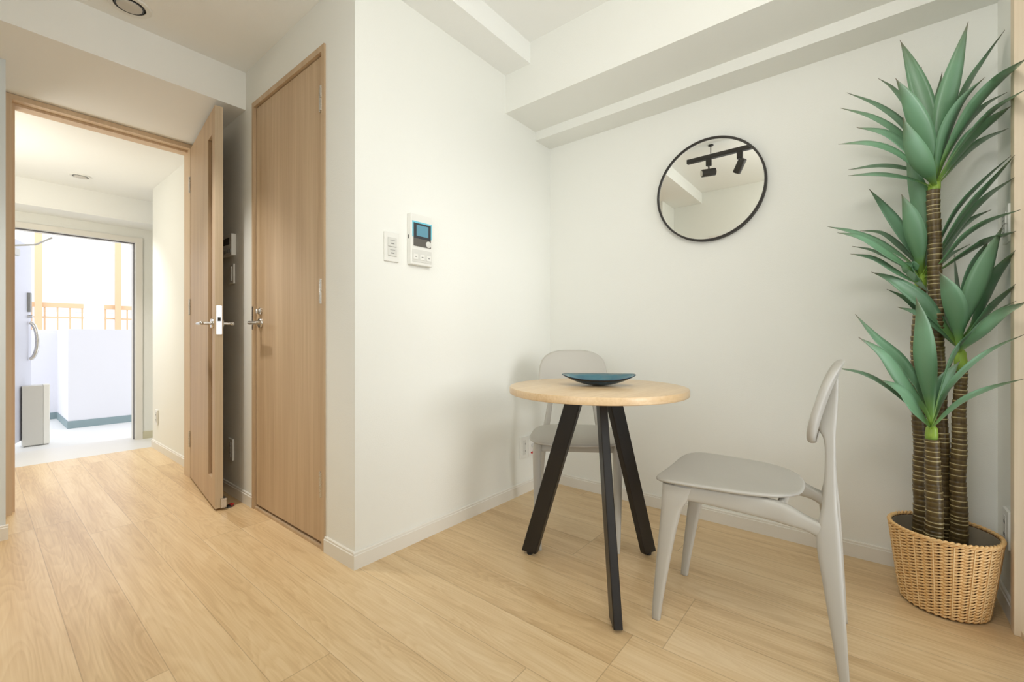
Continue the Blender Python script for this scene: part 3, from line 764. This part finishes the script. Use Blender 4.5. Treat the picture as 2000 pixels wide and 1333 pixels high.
L2 = [([(565, -130), (620, 60), (672, 260), (668, 500)], 118, -.03), ([(535, 165), (600, 310), (640, 470), (655, 610)], 112, -.10), ([(325, 130), (430, 270), (540, 430), (630, 590)], 78, .06),
      ([(55, 375), (230, 420), (420, 500), (600, 620)], 48, .0), ([(120, 415), (270, 455), (430, 550), (600, 660)], 58, -.12), ([(265, 403), (400, 420), (510, 500), (620, 610)], 44, .12),
      ([(215, 503), (330, 530), (450, 585), (600, 670)], 28, .06), ([(205, 553), (350, 590), (490, 670), (610, 730), (650, 720)], 42, -.06), ([(720, 812), (620, 700), (590, 640), (630, 660)], 60, -.05),
      ([(1245, -85), (1080, 70), (900, 270), (760, 520)], 34, -.1), ([(1272, -90), (1120, 90), (950, 290), (770, 560)], 46, -.15), ([(1270, 55), (1100, 180), (940, 350), (770, 580)], 50, -.12),
      ([(1120, 265), (1000, 330), (890, 430), (770, 610)], 60, -.04), ([(1310, 265), (1100, 345), (940, 450), (770, 640)], 42, -.2), ([(1280, 405), (1100, 470), (940, 560), (770, 670)], 50, -.12), ([(980, 490), (880, 550), (770, 640)], 30, .06),
      ([(700, 330), (700, 480), (690, 620)], 60, .12)]
L3 = [([(780, 670), (850, 790), (895, 930), (905, 1060)], 135, -.07), ([(880, 560), (890, 740), (908, 930)], 34, .10), ([(1110, 455), (1010, 620), (950, 820), (920, 1010)], 88, .02), ([(1195, 370), (1110, 560), (1010, 800), (930, 1020)], 112, -.08),
      ([(1275, 530), (1160, 680), (1080, 840), (1010, 1010), (930, 1120)], 78, -.03), ([(1275, 750), (1150, 880), (1030, 1010), (940, 1120)], 54, -.03), ([(1348, 865), (1200, 940), (1060, 1070), (950, 1160)], 82, -.2),
      ([(340, 672), (480, 730), (660, 860), (800, 1020), (880, 1120)], 92, .06), ([(440, 783), (560, 850), (700, 980), (860, 1130)], 60, .1), ([(510, 900), (620, 940), (750, 1020), (870, 1130)], 62, .03), ([(775, 690), (790, 860), (840, 1000), (890, 1110)], 60, .14)]
L4 = [([(628, 65), (672, 250), (690, 480), (722, 760)], 128, -.05), ([(235, 180), (370, 340), (530, 490), (660, 690)], 74, .05), ([(255, 330), (420, 440), (550, 610), (690, 800)], 88, -.04), ([(105, 528), (280, 570), (430, 650), (580, 770), (690, 870)], 38, .02),
      ([(400, 607), (520, 680), (620, 800), (710, 900)], 74, -.09), ([(915, 485), (840, 590), (770, 730), (735, 870)], 92, -.04), ([(1333, 312), (1130, 410), (960, 540), (830, 690), (760, 850)], 46, -.17), ([(1333, 600), (1130, 660), (950, 740), (830, 830), (750, 905)], 46, -.17),
      ([(1280, 93), (1140, 175), (1000, 310), (880, 450), (770, 760)], 34, -.06)]
for tr, base, d0, Ls, oy, sh in ((T1, (755, 1120), 1.475, L1, 30, ((1823, 382), (1827, 345))), (T2, (665, 715), 1.52, L2, 330, ((1797, 570), (1800, 535))),
                                 (T4, (915, 1180), 1.435, L3, 330, ((1877, 725), (1875, 680))), (T3, (732, 925), 1.425, L4, 560, ((1819, 862), (1820, 830)))):
    o = crown(tr, base, d0, Ls, oy, sh); child_world(o, pl)

# ------------------------------------------------------------------ entrance: front wall, door, outside walkway
YF = 5.25; fx0, fx1, fz = .10, .943, 1.768
mb = MB().box(fx1 + .052, 1.6, YF, YF + .14, -.06, 1.90); mb.box(-.45, fx0 - .03, YF, YF + .14, -.06, 1.90); mb.box(fx0 - .03, fx1 + .052, YF, YF + .14, fz + .045, 1.90)
struct('wall_front', mb, M_wall, 'pale wall around the open front door', 'wall')
struct('wall_entry_side', MB().box(1.5, 1.6, 4.52, YF, -.06, 1.95), M_wall, 'side wall of the entry recess', 'wall')
m_ = MB(); m_.box(fx1 + .052, 1.5, YF - .010, YF, -.055, .012); struct('baseboard_front', m_, mat('beige_trim', srgb(214, 208, 180), .5), 'beige baseboard beside the front door', 'baseboard')
m_ = MB(); m_.box(fx1, fx1 + .052, YF - .014, YF + .15, -.055, fz + .045); m_.box(fx0 - .03, fx0, YF - .014, YF + .15, -.055, fz + .045); m_.box(fx0, fx1, YF - .014, YF + .15, fz, fz + .045)
d3 = sthing('door_3', 'pale steel front door swung open outward with bow handle', 'door', (.13, YF + .1, -.055))
link('door_frame', m_, M_base, d3, world=True)
m_ = MB(); m_.box(fx1 - .006, fx1, YF + .03, YF + .045, -.055, fz); m_.box(fx0, fx1, YF + .03, YF + .045, fz - .008, fz)
link('gasket', m_, mat('grey_gasket', srgb(105, 105, 108), .6), d3, world=True)
Fh = Vector((.115, 5.41, 0)); fa = math.radians(73); fe = Vector((math.cos(fa), math.sin(fa), 0)); fn = Vector((fe.y, -fe.x, 0)); FLn = .80
def fbox(mb_, s0, s1, t0, t1, z0, z1):
    P_ = [Fh + fe * s_ + fn * t_ for s_, t_ in ((s0, t0), (s0, t1), (s1, t1), (s1, t0))]
    P_ = [(p.x, p.y) for p in P_]; mb_.prism(P_, z0, z1)
mb = MB(); fbox(mb, 0, FLn, -.04, 0, -.04, fz - .01); link('door_leaf', mb, M_steel, d3, world=True)
gb = thing('meter_box', 'low grey box standing outside on the walkway beside the open front door', 'box', (.36, 5.95, -.10))
link('housing', MB().box(.275, .405, 5.88, 6.02, -.09, .452, bev=.004), M_mail, gb, world=True)
link('side_panel', MB().box(.406, .448, 5.885, 6.02, -.09, .458, bev=.004), M_white, gb, world=True)
link('base', MB().box(.285, .44, 5.89, 6.01, -.10, -.09), M_grey, gb, world=True)
mb = MB(); fbox(mb, FLn - .11, FLn - .07, .001, .02, 1.13, 1.31); link('lock_case', mb, M_grey, d3, world=True)
q = Fh + fe * (FLn - .09); m_ = MB(); m_.tube([q + Vector((0, 0, 1.09)), q + fn * .03 + Vector((0, 0, 1.09))], .014, 16); link('thumb_turn', m_, M_metal, d3, world=True, auto=40)
m_ = MB(); z0_, z1_ = .72, 1.04
fb = []
m_2 = []
for k in range(13):
    a = PI * k / 12; m_2.append(q + fn * (.012 + .050 * math.sin(a)) + Vector((0, 0, .86 + .17 * math.cos(a))))
m_.tube(m_2, .016, 12); link('bow_handle', m_, M_metal, d3, world=True, auto=40)
mb = MB(); fbox(mb, .12, .34, .001, .045, 1.60, 1.655); link('door_closer', mb, M_mail, d3, world=True)
m_ = MB(); q2 = Fh + fe * .2; m_.tube([q2 + fn * .03 + Vector((0, 0, 1.665)), q2 + fn * .16 + fe * .06 + Vector((0, 0, 1.70)), Vector((.42, YF + .13, fz - .03))], .008, 8); link('closer_arm', m_, M_mail, d3, world=True)

struct('ceiling_walkway', MB().box(-2.2, 4.2, YF + .14, 7.0, 2.15, 2.3), M_ext, 'roof slab over the outside walkway', 'ceiling')
struct('floor_walkway', MB().box(-2.2, 4.2, YF + .15, 7.70, -.3, -.10), M_extf, 'pale blue grey outside walkway floor', 'floor')
m_ = MB().box(.65, 4.2, 6.74, 6.90, -.10, .985); m_.box(.65, .80, 6.90, 7.70, -.10, .985); m_.box(-2.2, .80, 7.70, 7.85, -.10, .985)
struct('wall_parapet', m_, M_ext, 'white parapet wall of the outside walkway', 'wall')
m_ = MB().box(.642, 4.2, 6.732, 6.74, -.10, -.02); m_.box(.642, .65, 6.74, 7.692, -.10, -.02); m_.box(-2.2, .65, 7.692, 7.70, -.10, -.02)
struct('trim_3', m_, M_extb, 'grey blue base strip along the parapet', 'trim')
# pillar, railing and neighbouring house beyond
p_a = at(186, 640, 5.9)
struct('trim_4', MB().box(p_a.x - .09, p_a.x + .09, p_a.y, p_a.y + .2, -3, 3.2), M_ext, 'white column outside beyond the parapet', 'column')
rl = thing('balcony_railing', 'tan metal balcony railing beyond the parapet wall', 'railing', (at(150, 600, 7.2)))
ry = rl.location.y; rx0 = at(66, 600, 6.6).x - .3; rx1 = rx0 + 4.5
def Z(v, d): return CAM_H + (HY - v) / F * d
dr = 6.9
link('top_rail', MB().box(rx0, rx1, ry - .03, ry + .03, Z(600, dr), Z(591, dr), bev=.004), M_tan, rl, world=True)
link('bottom_rail', MB().box(rx0, rx1, ry - .02, ry + .02, Z(621, dr), Z(618, dr)), M_tan, rl, world=True)
for k in range(30): link('baluster', MB().box(rx0 + .142 * k, rx0 + .142 * k + .020, ry - .01, ry + .01, Z(650, dr), Z(598, dr)), M_tan, rl, world=True)
for uu in (74, 229):
    b_ = None
    t_ = (uu - CX) / F; d_ = ry / (SA - t_ * CA); xx = d_ * (CA + t_ * SA)
    link('post', MB().box(xx - .04, xx + .04, ry - .09, ry - .03, -.9, 2.6), M_tan, rl, world=True)
hb = thing('neighbour_house', 'overexposed pale house front beyond the balcony railing', 'building', (2, 12.2, -3))
link('house_wall', MB().box(-4, 12, 12.2, 12.6, -3, 2.9), M_ext, hb, world=True)
link('house_band', MB().box(-4, 12, 12.14, 12.2, .9 + .1, 1.22), mat('pale_grey_band', srgb(196, 204, 208), .6), hb, world=True)
link('house_window', MB().box(.2, 1.9, 12.16, 12.2, 1.4, 2.6), mat('pale_grey_glass', srgb(188, 192, 192), .2), hb, world=True)
